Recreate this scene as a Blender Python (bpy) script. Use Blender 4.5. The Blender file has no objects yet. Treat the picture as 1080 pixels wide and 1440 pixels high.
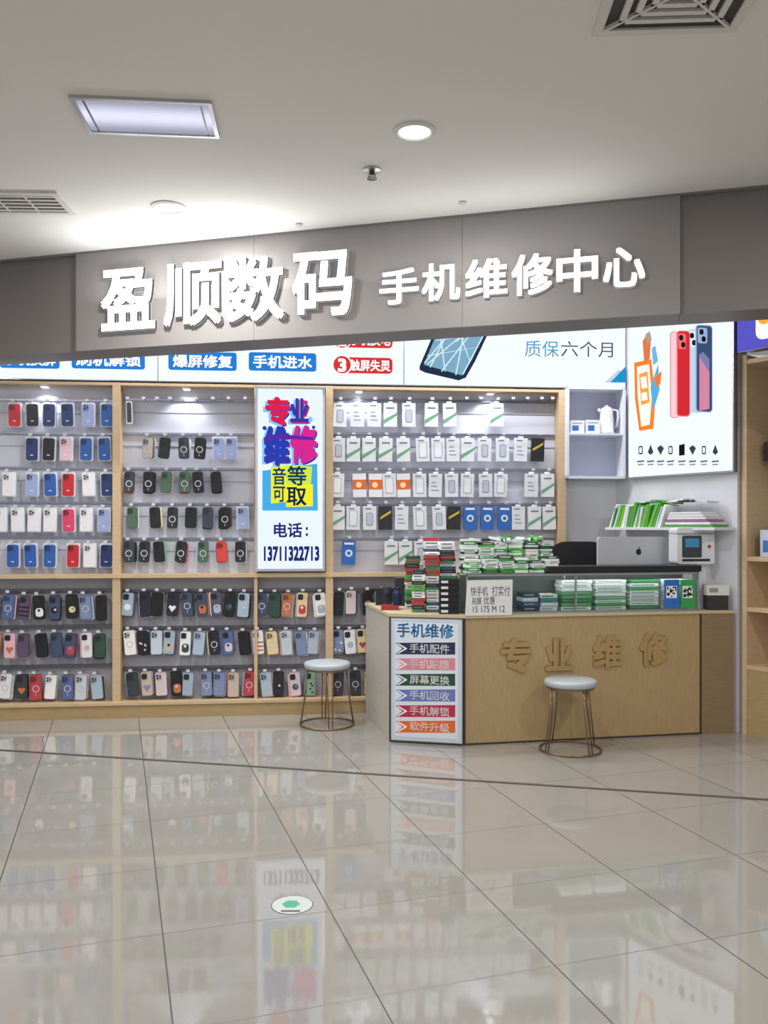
import bpy, bmesh, math, random
from mathutils import Matrix, Vector
random.seed(7)
S=bpy.context.scene
F=1200.0; CX=540.0; CY=741.0; H=1.40; CEIL=3.21

def lin(c):
    return tuple(((x/255)/12.92 if x/255<=0.04045 else ((x/255+0.055)/1.055)**2.4) for x in c)
def C(r,g,b): return lin((r,g,b))

# ---------------------------------------------------------------- materials
def newmat(name):
    m=bpy.data.materials.new(name); m.use_nodes=True
    nt=m.node_tree; nt.nodes.clear()
    out=nt.nodes.new('ShaderNodeOutputMaterial')
    return m,nt,out
def N(nt,t,**k):
    n=nt.nodes.new(t)
    for a,b in k.items(): setattr(n,a,b)
    return n
def pbr(name,col=None,rough=0.5,metal=0.0,noise=0.06,nscale=6.0,bump=0.0,coat=0.0,spec=0.5,stretch=None):
    m,nt,out=newmat(name)
    b=N(nt,'ShaderNodeBsdfPrincipled'); nt.links.new(b.outputs[0],out.inputs[0])
    b.inputs['Roughness'].default_value=rough; b.inputs['Metallic'].default_value=metal
    b.inputs['Coat Weight'].default_value=coat; b.inputs['Specular IOR Level'].default_value=spec
    tc=N(nt,'ShaderNodeTexCoord'); mp=N(nt,'ShaderNodeMapping'); nt.links.new(tc.outputs['Object'],mp.inputs[0])
    if stretch: mp.inputs['Scale'].default_value=stretch
    nz=N(nt,'ShaderNodeTexNoise'); nz.inputs['Scale'].default_value=nscale; nz.inputs['Detail'].default_value=5
    nt.links.new(mp.outputs[0],nz.inputs['Vector'])
    mr=N(nt,'ShaderNodeMapRange'); mr.inputs[3].default_value=1-noise; mr.inputs[4].default_value=1+noise
    nt.links.new(nz.outputs['Fac'],mr.inputs[0])
    vm=N(nt,'ShaderNodeVectorMath',operation='SCALE')
    if col is None:
        at=N(nt,'ShaderNodeAttribute'); at.attribute_name='Col'; nt.links.new(at.outputs['Color'],vm.inputs[0])
    else: vm.inputs[0].default_value=col
    nt.links.new(mr.outputs[0],vm.inputs['Scale']); nt.links.new(vm.outputs[0],b.inputs['Base Color'])
    if bump>0:
        bp=N(nt,'ShaderNodeBump'); bp.inputs['Strength'].default_value=bump; bp.inputs['Distance'].default_value=0.01
        nt.links.new(nz.outputs['Fac'],bp.inputs['Height']); nt.links.new(bp.outputs[0],b.inputs['Normal'])
    return m
def emis(name,strength,col=None):
    m,nt,out=newmat(name)
    e=N(nt,'ShaderNodeEmission'); e.inputs[1].default_value=strength
    if col is None:
        at=N(nt,'ShaderNodeAttribute'); at.attribute_name='Col'; nt.links.new(at.outputs['Color'],e.inputs[0])
    else: e.inputs[0].default_value=(*col,1)
    nt.links.new(e.outputs[0],out.inputs[0]); return m

M_ITEM=pbr('painted_plastic',None,0.35,noise=0.03)
M_PAPER=pbr('matte_card',None,0.6,noise=0.03)
M_METAL=pbr('brushed_metal',None,0.3,metal=0.9,noise=0.05)
M_WOOD=pbr('oak_laminate',None,0.45,noise=0.16,nscale=5,stretch=(2,2,14))
M_WOODV=pbr('oak_laminate_vertical',None,0.5,noise=0.14,nscale=60,stretch=(1,1,0.25))
M_GLOW=emis('lightbox_print',1.12)
M_GLOWHI=emis('led_face',3.2)
M_LETTER=emis('letter_face_led',2.4)
M_LSIDE=emis('letter_side_led',0.16)
M_CEIL=pbr('ceiling_paint',C(224,221,216),0.9,noise=0.05,nscale=1.2)
M_WALL=pbr('wall_paint',C(220,221,228),0.7,noise=0.03)
M_FASCIA=pbr('fascia_panel',C(141,137,136),0.45,metal=0.1,noise=0.05,nscale=3)
M_FASCIA2=pbr('fascia_panel_dark',C(122,117,115),0.5,metal=0.1,noise=0.05,nscale=3)

def glassmat():
    m,nt,out=newmat('showcase_glass')
    t=N(nt,'ShaderNodeBsdfTransparent'); t.inputs[0].default_value=(0.95,0.98,0.97,1)
    g=N(nt,'ShaderNodeBsdfGlossy'); g.inputs['Roughness'].default_value=0.02
    fr=N(nt,'ShaderNodeFresnel'); fr.inputs[0].default_value=1.35
    mx=N(nt,'ShaderNodeMixShader'); nt.links.new(fr.outputs[0],mx.inputs[0])
    nt.links.new(t.outputs[0],mx.inputs[1]); nt.links.new(g.outputs[0],mx.inputs[2]); nt.links.new(mx.outputs[0],out.inputs[0])
    return m
M_GLASS=glassmat()

TH=math.atan2(375,1200); D2=(math.cos(TH),math.sin(TH)); D1=(-math.sin(TH),math.cos(TH)); TILE=0.592
def floormat():
    m,nt,out=newmat('polished_floor_tile')
    b=N(nt,'ShaderNodeBsdfPrincipled'); nt.links.new(b.outputs[0],out.inputs[0])
    geo=N(nt,'ShaderNodeNewGeometry')
    def M(op,a,b_=None):
        n=N(nt,'ShaderNodeMath',operation=op)
        for i,x in enumerate((a,b_)):
            if x is None: continue
            if isinstance(x,(int,float)): n.inputs[i].default_value=x
            else: nt.links.new(x,n.inputs[i])
        return n.outputs[0]
    def axis(d,off):
        dp=N(nt,'ShaderNodeVectorMath',operation='DOT_PRODUCT'); nt.links.new(geo.outputs['Position'],dp.inputs[0])
        dp.inputs[1].default_value=(d[0],d[1],0)
        return M('DIVIDE',M('SUBTRACT',dp.outputs['Value'],off),TILE)
    u=axis(D2,0.149); v=axis(D1,3.62)
    def line(a,e):
        f=M('FRACT',a); return M('GREATER_THAN',M('ABSOLUTE',M('SUBTRACT',f,0.5)),0.5-e)
    g=M('MAXIMUM',line(u,0.0042),M('MULTIPLY',line(v,0.004),0.55))
    cv=N(nt,'ShaderNodeCombineXYZ'); nt.links.new(M('FLOOR',u),cv.inputs[0]); nt.links.new(M('FLOOR',v),cv.inputs[1])
    wn=N(nt,'ShaderNodeTexWhiteNoise'); nt.links.new(cv.outputs[0],wn.inputs[0])
    nz=N(nt,'ShaderNodeTexNoise'); nz.inputs['Scale'].default_value=3; nz.inputs['Detail'].default_value=8
    nt.links.new(geo.outputs['Position'],nz.inputs['Vector'])
    k=M('ADD',M('MULTIPLY',wn.outputs['Value'],0.05),M('MULTIPLY',nz.outputs['Fac'],0.10)); k=M('ADD',k,0.92)
    sc=N(nt,'ShaderNodeVectorMath',operation='SCALE'); sc.inputs[0].default_value=C(158,155,148); nt.links.new(k,sc.inputs['Scale'])
    mx=N(nt,'ShaderNodeMix',data_type='RGBA'); nt.links.new(g,mx.inputs[0]); nt.links.new(sc.outputs[0],mx.inputs[6]); mx.inputs[7].default_value=(*C(62,58,54),1)
    nt.links.new(mx.outputs[2],b.inputs['Base Color'])
    r=M('ADD',M('MULTIPLY',g,0.5),0.045); nt.links.new(r,b.inputs['Roughness'])
    b.inputs['IOR'].default_value=1.8
    return m
M_FLOOR=floormat()

# ---------------------------------------------------------------- frames
class Fr:
    def __init__(s,o,o2):
        s.o=Vector(o); d=Vector(o2)-s.o; s.len=d.length; s.d=d.normalized(); s.y=Vector((-s.d.y,s.d.x))
    def loc(s,px,py,w=0.0):
        r=Vector(((px-CX)/F,1.0)); t=(s.o.dot(s.y)-w)/r.dot(s.y)
        return ((r*t-s.o).dot(s.d), H+(CY-py)/F*t)
    def mat(s):
        return Matrix(((s.d.x,s.y.x,0,s.o.x),(s.d.y,s.y.y,0,s.o.y),(0,0,1,0),(0,0,0,1)))
BACK=Fr((0,6.5),(1,6.6))
A=(1.895,6.69); B=(2.41,5.80)
SIDE=Fr(A,B)
RC=Fr(B,(B[0]+0.6,B[1]-0.8))
FAS=Fr((0,5.072),(1,5.072-0.2747))
CNT=Fr((.524,5.47),(2.14,5.77))
MEN=Fr((0.037,5.58),(.524,5.47))
LFT=Fr((-.13,6.36),(.037,5.58))
WORLD=Matrix.Identity(4)

# ---------------------------------------------------------------- text
_cache={}
def glyph(t,bold,ext):
    k=(t,bold,ext)
    if k in _cache: return _cache[k]
    cu=bpy.data.curves.new('t','FONT'); cu.body=t; cu.size=1; cu.extrude=0.5 if ext else 0; cu.resolution_u=3
    ob=bpy.data.objects.new('t',cu); S.collection.objects.link(ob)
    bpy.context.view_layer.update()
    me=ob.evaluated_get(bpy.context.evaluated_depsgraph_get()).to_mesh()
    v0=[tuple(v.co) for v in me.vertices]; f0=[(tuple(p.vertices),p.normal.z) for p in me.polygons]
    bpy.data.objects.remove(ob); bpy.data.curves.remove(cu)
    if not v0: v0=[(0,0,0),(1,0,0),(1,1,0)]; f0=[((0,1,2),1)]
    # embolden: union of copies shifted around a small circle / square
    if bold>0:
        sh=[(-1,-1),(1,-1),(1,1),(-1,1)] if bold<0.024 else [(0,0),(-1,-1),(1,-1),(1,1),(-1,1),(0,-1),(0,1),(1,0),(-1,0)]
    else: sh=[(0,0)]
    vs=[];fs=[]
    for i,(a,c) in enumerate(sh):
        b0=len(vs); e=0.0008*i
        vs+=[(v[0]+a*bold,v[1]+c*bold,v[2]*(1+e)) for v in v0]; fs+=[(tuple(b0+j for j in f),n) for f,n in f0]
    x0=min(v[0] for v in vs);x1=max(v[0] for v in vs);y0=min(v[1] for v in vs);y1=max(v[1] for v in vs)
    vs=[((v[0]-x0)/(x1-x0),(v[1]-y0)/max(1e-6,(y1-y0)),v[2]+0.5) for v in vs]
    _cache[k]=(vs,fs); return _cache[k]

# ---------------------------------------------------------------- mesh builder
class MB:
    def __init__(s): s.v=[];s.f=[];s.c=[];s.m=[];s.x=None
    def add(s,vs,fs,col,mi=0):
        b=len(s.v)
        for p in vs: s.v.append(tuple(s.x@Vector(p)) if s.x else tuple(p))
        for i,f in enumerate(fs):
            s.f.append(tuple(b+j for j in f)); s.c.append(col); s.m.append(mi)
    def box(s,x0,x1,y0,y1,z0,z1,col,mi=0):
        vs=[(x0,y0,z0),(x1,y0,z0),(x1,y1,z0),(x0,y1,z0),(x0,y0,z1),(x1,y0,z1),(x1,y1,z1),(x0,y1,z1)]
        s.add(vs,[(0,3,2,1),(4,5,6,7),(0,1,5,4),(1,2,6,5),(2,3,7,6),(3,0,4,7)],col,mi)
    def prism(s,pts,y0,y1,col,mi=0):
        n=len(pts)
        s.add([(p[0],y0,p[1]) for p in pts]+[(p[0],y1,p[1]) for p in pts],
              [tuple(range(n)),tuple(range(2*n-1,n-1,-1))]+[(i,i+n,(i+1)%n+n,(i+1)%n) for i in range(n)],col,mi)
    def flat(s,pts,y,col,mi=0):
        s.add([(p[0],y,p[1]) for p in pts],[tuple(range(len(pts)))],col,mi)
    def vprism(s,pts,z0,z1,col,mi=0):
        n=len(pts)
        s.add([(p[0],p[1],z0) for p in pts]+[(p[0],p[1],z1) for p in pts],
              [tuple(range(n-1,-1,-1)),tuple(range(n,2*n))]+[(i,(i+1)%n,(i+1)%n+n,i+n) for i in range(n)],col,mi)
    def rr(s,cx,cz,w,h,r,y0,y1,col,mi=0,seg=3):
        s.prism(rrp(cx,cz,w,h,r,seg),y0,y1,col,mi)
    def disc(s,cx,cz,r,y0,y1,col,mi=0,n=10):
        s.prism([(cx+r*math.cos(2*math.pi*i/n),cz+r*math.sin(2*math.pi*i/n)) for i in range(n)],y0,y1,col,mi)
    def ann(s,cx,cz,r0,r1,y,col,mi=0,n=16):
        for i in range(n):
            a=2*math.pi*i/n;b=2*math.pi*(i+1)/n
            s.flat([(cx+r1*math.cos(a),cz+r1*math.sin(a)),(cx+r1*math.cos(b),cz+r1*math.sin(b)),(cx+r0*math.cos(b),cz+r0*math.sin(b)),(cx+r0*math.cos(a),cz+r0*math.sin(a))],y,col,mi)
    def lathe(s,cx,cy,prof,col,mi=0,n=24):
        vs=[];fs=[]
        for r,z in prof:
            for i in range(n): a=2*math.pi*i/n; vs.append((cx+r*math.cos(a),cy+r*math.sin(a),z))
        for k in range(len(prof)-1):
            for i in range(n): j=(i+1)%n; fs.append((k*n+i,k*n+j,(k+1)*n+j,(k+1)*n+i))
        fs.append(tuple(range(n-1,-1,-1))); fs.append(tuple((len(prof)-1)*n+i for i in range(n)))
        s.add(vs,fs,col,mi)
    def tube(s,pts,r,col,mi=0,n=8,closed=False):
        P=[Vector(p) for p in pts]; L=len(P); vs=[];fs=[]
        for k in range(L):
            t=(P[(k+1)%L]-P[k-1]) if closed else (P[min(k+1,L-1)]-P[max(k-1,0)])
            t.normalize(); up=Vector((0,0,1)) if abs(t.z)<0.9 else Vector((1,0,0))
            a=t.cross(up).normalized(); b=t.cross(a)
            for i in range(n):
                g=2*math.pi*i/n; vs.append(tuple(P[k]+a*r*math.cos(g)+b*r*math.sin(g)))
        for k in range(L if closed else L-1):
            q=(k+1)%L
            for i in range(n): j=(i+1)%n; fs.append((k*n+i,k*n+j,q*n+j,q*n+i))
        if not closed: fs.append(tuple(range(n))); fs.append(tuple((L-1)*n+i for i in range(n)))
        s.add(vs,fs,col,mi)
    def ring(s,cx,cy,z,R,r,col,mi=0,n=32):
        s.tube([(cx+R*math.cos(2*math.pi*i/n),cy+R*math.sin(2*math.pi*i/n),z) for i in range(n)],r,col,mi,closed=True)
    def text(s,t,u0,z0,u1,z1,y,col,mi=0,bold=0.0,depth=0.0,sidemi=None):
        vs,fs=glyph(t,bold,depth>0)
        V=[(u0+v[0]*(u1-u0), (y-depth*v[2]) if depth>0 else y, z0+v[1]*(z1-z0)) for v in vs]
        if depth>0 and sidemi is not None:
            s.add(V,[f for f,nz in fs if abs(nz)>0.5],col,mi)
            s.add(V,[f for f,nz in fs if abs(nz)<=0.5],col,sidemi)
        else: s.add(V,[f for f,nz in fs],col,mi)
    def tpx(s,fr,t,x0,y0,x1,y1,w,col,mi=0,bold=0.0,depth=0.0,sidemi=None):
        ym=(y0+y1)/2
        u0,_=fr.loc(x0,ym,w);u1,_=fr.loc(x1,ym,w);xm=(x0+x1)/2
        z1=fr.loc(xm,y0,w)[1];z0=fr.loc(xm,y1,w)[1]
        s.text(t,u0,z0,u1,z1,-w,col,mi,bold,depth,sidemi)
    def build(s,name,mats,mat=None,parent=None,smooth=False):
        me=bpy.data.meshes.new(name); me.from_pydata(s.v,[],s.f)
        for m in mats: me.materials.append(m)
        for p,mi in zip(me.polygons,s.m): p.material_index=mi; p.use_smooth=smooth
        ca=me.color_attributes.new('Col','FLOAT_COLOR','CORNER')
        k=0; arr=[]
        for f,c in zip(s.f,s.c): arr+=[c[0],c[1],c[2],1.0]*len(f)
        ca.data.foreach_set('color',arr)
        bm=bmesh.new(); bm.from_mesh(me); bmesh.ops.recalc_face_normals(bm,faces=bm.faces); bm.to_mesh(me); bm.free()
        ob=bpy.data.objects.new(name,me); S.collection.objects.link(ob)
        if parent: ob.parent=parent
        elif mat is not None: ob.matrix_world=mat
        return ob
def rrp(cx,cz,w,h,r,seg=3):
    pts=[]
    for (sx,sz,a0) in ((1,1,0),(-1,1,90),(-1,-1,180),(1,-1,270)):
        for i in range(seg+1):
            a=math.radians(a0+90*i/seg); pts.append((cx+sx*(w/2-r)+r*math.cos(a),cz+sz*(h/2-r)+r*math.sin(a)))
    # order each corner arc so the outline runs continuously
    out=[]
    for q,(sx,sz) in enumerate(((1,1),(-1,1),(-1,-1),(1,-1))):
        for i in range(seg+1):
            a=math.radians(90*q+90*i/seg); out.append((cx+sx*(w/2-r)+r*math.cos(a),cz+sz*(h/2-r)+r*math.sin(a)))
    return out
def pxq(fr,pts,w): return [fr.loc(x,y,w) for x,y in pts]

WHITE=C(240,242,248); OAK=C(205,178,142); OAKD=C(176,150,108); BLK=C(22,22,26); GREY=C(150,150,155)
XL=-150   # how far the racks run beyond the left of the view

# ---------------------------------------------------------------- shell
def shell():
    b=MB(); b.box(-8,8,-6,9,-0.1,0,(1,1,1)); b.build('floor',[M_FLOOR],WORLD)
    b=MB(); b.box(-8,8,-6,9,CEIL,CEIL+0.1,(1,1,1)); b.build('ceiling',[M_CEIL],WORLD)
    ub=(Vector(A)-BACK.o).dot(BACK.d)
    b=MB(); b.box(-3.9,ub+0.02,0.10,0.25,0,CEIL,(1,1,1)); b.build('wall_back',[M_WALL],BACK.mat())
    b=MB(); b.box(-0.12,SIDE.len-0.01,0.0,0.10,0,CEIL,(1,1,1)); b.build('wall_right',[M_WALL],SIDE.mat())
    b=MB(); b.box(0.05,2.4,0.36,0.5,0,CEIL,(1,1,1)); b.build('wall_far_right',[M_WALL],RC.mat())
    l=Fr((-6.5,4.6),(-3.9,6.02)); b=MB(); b.box(0,l.len,0.0,0.1,0,CEIL,(1,1,1)); b.build('wall_left',[M_WALL],l.mat())
    # threshold strip
    th=Fr((-2.41,5.35),(1.97,4.375)); b=MB(); b.box(-1.3,th.len+1.6,-0.013,0.013,0.0,0.003,C(82,76,71)); b.build('trim_threshold',[M_PAPER],th.mat())
shell()

# ---------------------------------------------------------------- fascia
uL=FAS.loc(107,420)[0]; uR=FAS.loc(957,360)[0]; ZB=2.56
b=MB()
seams=[uL,FAS.loc(357,400)[0],FAS.loc(650,380)[0],uR]
for i in range(3): b.box(seams[i]+0.001,seams[i+1]-0.001,0,0.02,ZB,CEIL,(1,1,1),0)
b.box(uL,uR,0.02,0.28,ZB,CEIL,(1,1,1),1)
b.box(-3.95,uL-0.002,0.03,0.28,ZB,CEIL,(1,1,1),1)
b.box(uR+0.002,uR+1.7,0.02,0.28,ZB,CEIL,(1,1,1),1)
b.box(uL-0.002,uL+0.004,-0.004,0.03,ZB,CEIL,(1,1,1),1)
b.box(-3.95,uR+1.7,-0.004,0.02,CEIL-0.012,CEIL,(1,1,1),1)
b.build('trim_fascia',[M_FASCIA,M_FASCIA2],FAS.mat())
b=MB(); W=(1,1,1)
for ch,cx,x0,x1,y0,y1 in (('盈',0,145,221,379,465),('顺',0,233,314,370,459),('数',0,321,402,362,453),('码',0,413,497,355,446)):
    b.tpx(FAS,ch,x0,y0,x1,y1,0.004,W,0,0.0235,0.026,1)
for ch,x0,x1,y0,y1 in (('手',535,590,379,429),('机',594,648,371,424),('维',655,714,365,420),('修',720,778,358,416),('中',783,841,352,412),('心',848,907,349,405)):
    b.tpx(FAS,ch,x0,y0,x1,y1,0.004,W,0,0.0235,0.02,1)
SIGN=b.build('storefront_sign_lettering',[M_LETTER,M_LSIDE],FAS.mat())

# ---------------------------------------------------------------- top lightboxes
def header():
    b=MB(); w=0.03
    zb=FAS and BACK.loc(300,538,w)[1]; zt=3.02
    uA=BACK.loc(XL,540,w)[0]; uS=BACK.loc(568,540,w)[0]; uE=BACK.loc(880,540,w)[0]
    b.box(uA,uE,-w+0.004,0.095,zb,zt,C(200,200,205),1)
    BG=C(236,243,255)
    for a,c in ((uA,BACK.loc(222,540,w)[0]),(BACK.loc(222,540,w)[0],uS),(uS,uE)):
        b.box(a+0.004,c-0.004,-w,-w+0.004,zb+0.008,zt-0.01,BG,0)
    blue=C(38,122,205)
    for x0,x1,y0,y1,t in ((-95,-8,494,518,'手机回收'),(0,84,494,518,'手机换屏'),(101,204,494,519,'刷机解锁'),(237,333,495,521,'爆屏修复'),(350,445,496,522,'手机进水')):
        q=pxq(BACK,[((x0+x1)/2,(y0+y1)/2)],w)[0]
        ww=BACK.loc(x1,y0,w)[0]-BACK.loc(x0,y0,w)[0]; hh=BACK.loc(x0,y0,w)[1]-BACK.loc(x0,y1,w)[1]
        b.rr(q[0],q[1],ww,hh,0.02,-w-0.002,-w,blue,0)
        b.tpx(BACK,t,x0+6,y0+4,x1-6,y1-4,w+0.004,(1,1,1),0,0.025)
    red=C(205,52,50)
    for dy,t,n in ((0,'触屏失灵','3'),(-36,'手机换电','2')):
        q=BACK.loc(514,514+dy,w); ww=BACK.loc(552,514,w)[0]-BACK.loc(476,514,w)[0]
        b.rr(q[0],q[1],ww,0.12,0.03,-w-0.002,-w,red,0)
        q=BACK.loc(481,513+dy,w); b.disc(q[0],q[1],0.075,-w-0.004,-w,(1,1,1),0,20); b.disc(q[0],q[1],0.066,-w-0.006,-w,red,0,20)
        b.tpx(BACK,n,475,504+dy,487,523+dy,w+0.008,(1,1,1),0,0.04)
        b.tpx(BACK,t,492,506+dy,549,522+dy,w+0.004,(1,1,1),0,0.025)
    # cracked phone graphic
    b.prism(pxq(BACK,[(590,515),(622,440),(700,440),(668,508),(655,531),(645,535),(598,524),(590,520)],w),-w-0.002,-w,C(35,48,70),0)
    b.flat(pxq(BACK,[(596,513),(626,440),(694,440),(664,505),(650,528)],w),-w-0.003,C(120,165,190),0)
    for k,(xa,ya,xb,yb) in enumerate(((600,512,680,445),(604,516,640,445),(620,522,668,460),(640,527,655,450),(600,500,672,488),(612,478,684,470),(650,526,690,450),(625,522,618,470),(660,508,640,455),(596,510,630,470),(640,480,690,445))):
        b.flat(pxq(BACK,[(xa,ya),(xb,yb),(xb+2,yb),(xa+1.6,ya+1)],w),-w-0.004,C(205,228,236),0)
    b.tpx(BACK,'质保',738,479,786,502,w+0.003,C(80,150,180),0,0.0)
    b.tpx(BACK,'六个月',789,480,862,502,w+0.003,C(70,80,95),0,0.0)
    b.flat(pxq(BACK,[(858,538),(880,515),(880,538)],w),-w-0.003,C(30,140,200),0)
    b.flat(pxq(BACK,[(850,538),(858,538),(874,522),(870,520)],w),-w-0.002,C(190,205,215),0)
    b.build('lightbox_header_sign',[M_GLOW,M_METAL],BACK.mat())
header()

def poster():
    b=MB(); w=0.05; fr=SIDE
    u0=0.07; u1=SIDE.len-0.005; zb=1.772; zt=3.02
    b.box(u0,u1,-w+0.004,-0.002,zb,zt,C(190,190,196),1)
    b.box(u0+0.008,u1-0.008,-w,-w+0.004,zb+0.012,zt-0.01,C(236,243,255),0)
    P=lambda pts,y,c: b.flat(pxq(fr,pts,w),-w-y,c,0)
    def rrs(cx,cy,ww,hh,r,sk=0): return [(x,y+sk*(x-cx)) for x,y in rrp(cx,cy,ww,hh,r,4)]
    def phone(x0,x1,y0,y1,sk,c,edge,o,cam=True):
        cx=(x0+x1)/2; cy=(y0+y1)/2
        P(rrs(cx,cy,x1-x0,y1-y0,5,sk),o,edge)
        P(rrs(cx+0.6,cy,x1-x0-2.6,y1-y0-3,4,sk),o+0.0006,c)
        if cam:
            bx=x0+(x1-x0)*0.42; by=y0+15
            P(rrs(bx,by,(x1-x0)*0.56,22,3,sk),o+0.0012,edge)
            for dx,dy in ((-1.2,-5),(1.8,5)): P(rrs(bx+dx,by+dy,6,8,2.9,sk),o+0.0018,C(25,25,32))
    phone(942,956,466,588,0,C(240,200,208),C(220,160,175),0.001,False)
    phone(967,986,462,582,0.03,C(186,205,228),C(225,234,244),0.003)
    phone(952,971,465,586,0.02,C(205,42,52),C(235,110,112),0.005)
    phone(979,1003,457,580,0.05,C(58,76,112),C(150,170,205),0.008)
    P([(985,500),(999,520),(999,575),(985,578)],0.0105,C(206,130,158)); P([(984,500),(990,495),(999,505),(999,524)],0.0108,C(120,120,170))
    # service artwork (phone with opened back)
    P([(892,510),(916,505),(922,560),(919,603),(899,606),(893,560)],0.001,C(240,130,40))
    P([(896,516),(913,512),(917,556),(914,597),(902,600),(897,556)],0.002,C(252,246,236))
    P([(899,526),(911,522),(914,566),(902,570)],0.003,C(245,160,70)); P([(901,531),(909,529),(911,545),(903,547)],0.0035,C(252,246,236)); P([(902,553),(910,551),(911,562),(903,564)],0.0035,C(252,246,236))
    P([(904,480),(911,468),(916,472),(914,505),(906,508)],0.002,C(215,120,70)); P([(908,470),(914,466),(917,478),(911,484)],0.003,C(180,150,140))
    P([(915,545),(926,512),(928,548),(919,578)],0.003,C(90,170,215)); P([(921,530),(931,522),(929,540),(923,545)],0.0035,C(235,120,50)); P([(917,490),(922,486),(926,508),(919,514)],0.0035,C(110,180,220))
    # icon row
    for i,x in enumerate((901,915,929,943,959,974,990,1006)):
        k=C(60,64,74)
        if i==4: P([(x-4,626),(x+4,624),(x+4,640),(x-4,641)],0.001,BLK)
        elif i%3==0: P(rrp(x,633,6,12,2),0.001,k); P(rrp(x,633,3.5,8,1),0.002,C(236,243,255))
        elif i%3==1: P([(x,625),(x+4,636),(x,640),(x-4,636)],0.001,k)
        else: P([(x-5,630),(x,626),(x+5,630),(x,640)],0.001,k)
        P([(x-5,648),(x+5,647),(x+5,649.5),(x-5,650.5)],0.001,C(110,115,125))
        P([(x-4,652.5),(x+4,652),(x+4,654),(x-4,654.5)],0.001,C(140,145,155))
    b.build('lightbox_phone_poster',[M_GLOW,M_METAL],SIDE.mat())
poster()

# ---------------------------------------------------------------- display rack
ROWU=[583,631,681,731,781]
def rack():
    b=MB()
    zt=BACK.loc(300,541)[1]
    U=lambda x:BACK.loc(x,700)[0]
    uend=U(789)
    PAN=C(206,208,222); PAND=C(176,176,186)  # PAND puts the shade of the lower section into the panel colour
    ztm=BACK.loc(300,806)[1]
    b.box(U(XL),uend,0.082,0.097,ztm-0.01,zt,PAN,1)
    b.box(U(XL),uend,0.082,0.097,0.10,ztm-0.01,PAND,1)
    b.box(U(XL),uend+0.02,-0.03,0.085,zt-0.02,zt,OAK,0)
    b.box(U(XL),uend+0.02,-0.06,0.085,0,0.095,OAKD,0)
    b.box(U(XL),uend+0.02,-0.075,0.085,0.095,0.115,OAK,0)
    b.box(U(XL),uend,-0.05,0.085,ztm-0.03,ztm,OAK,0)
    for x in (XL-2,165,463,789):
        b.box(U(x)-0.028,U(x)+0.028,-0.035,0.085,0.115,zt,OAK,0)
    b.box(U(360)-0.012,U(360)+0.012,-0.03,0.085,0.115,zt,OAK,0)
    for sec,(xa,xb) in enumerate(((XL+2,160),(170,358),(469,784))):
        for y in ROWU:
            z=BACK.loc(xa,y-26)[1] if sec==0 else BACK.loc(xa,y-24)[1]
            b.box(U(xa),U(xb),0.065,0.084,z-0.012,z+0.004,C(150,153,168),2)
            b.box(U(xa),U(xb),0.077,0.083,z-0.10,z-0.096,C(160,162,178),1)
    for (xa,xb) in ((XL+2,160),(170,456),(469,560)):
        for y in (829,880,936):
            z=BACK.loc(xb,y)[1]; b.box(U(xa),U(xb),0.05,0.084,z-0.016,z+0.004,C(110,110,116),2)
    for x in (62,262,505,690):
        u=U(x); b.box(u-0.03,u+0.03,-0.01,0.05,zt-0.035,zt-0.02,WHITE,1); b.box(u-0.022,u+0.022,0,0.04,zt-0.04,zt-0.035,(1,1,1),3)
    o=b.build('slatwall_display_rack',[M_WOOD,M_PAPER,M_METAL,M_GLOWHI],BACK.mat())
    for x in (62,262,505,690):
        l=bpy.data.lights.new('rack_lamp','SPOT'); l.energy=11; l.spot_size=math.radians(130); l.spot_blend=0.8; l.shadow_soft_size=0.03; l.color=(0.92,0.96,1)
        lo=bpy.data.objects.new('rack_lamp',l); S.collection.objects.link(lo); lo.parent=o; lo.location=(U(x),0.0,zt-0.045); lo.rotation_euler=(math.radians(4),0,0)
    return o
RACK=rack()

PAL=[C(28,28,34),C(38,42,56),C(70,80,110),C(225,205,210),C(90,110,160),C(235,235,238),C(130,145,180),C(50,80,72),C(205,215,225),C(235,215,165),C(165,185,205),C(95,80,110),C(245,245,245),C(200,120,80),C(140,180,150),C(30,30,30),C(30,30,36),C(205,185,170),C(60,62,70),C(190,70,80),C(175,195,215),C(235,190,200)]
def hook(b,u,z,tag=True):
    b.box(u-0.003,u+0.003,-0.035,0.083,z,z+0.006,C(190,190,195),1)
    b.box(u-0.006,u+0.006,-0.04,-0.034,z-0.004,z+0.012,C(210,210,215),1)
    if tag: b.box(u-0.013,u+0.013,-0.043,-0.040,z-0.002,z+0.016,C(205,208,216),0)
def camera_bump(b,u,z,w,y,col,n=3):
    cx=u-w*0.18; cz=z
    b.rr(cx,cz,w*0.50,w*0.52,w*0.12,y-0.003,y,col,0,2)
    for dx,dz in ((-0.12,0.12),(-0.12,-0.12),(0.12,0))[:n]:
        b.disc(cx+dx*w,cz+dz*w,w*0.085,y-0.006,y-0.003,C(12,12,16),0,8)
        b.disc(cx+dx*w,cz+dz*w,w*0.035,y-0.007,y-0.006,C(90,95,120),0,6)
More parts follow.
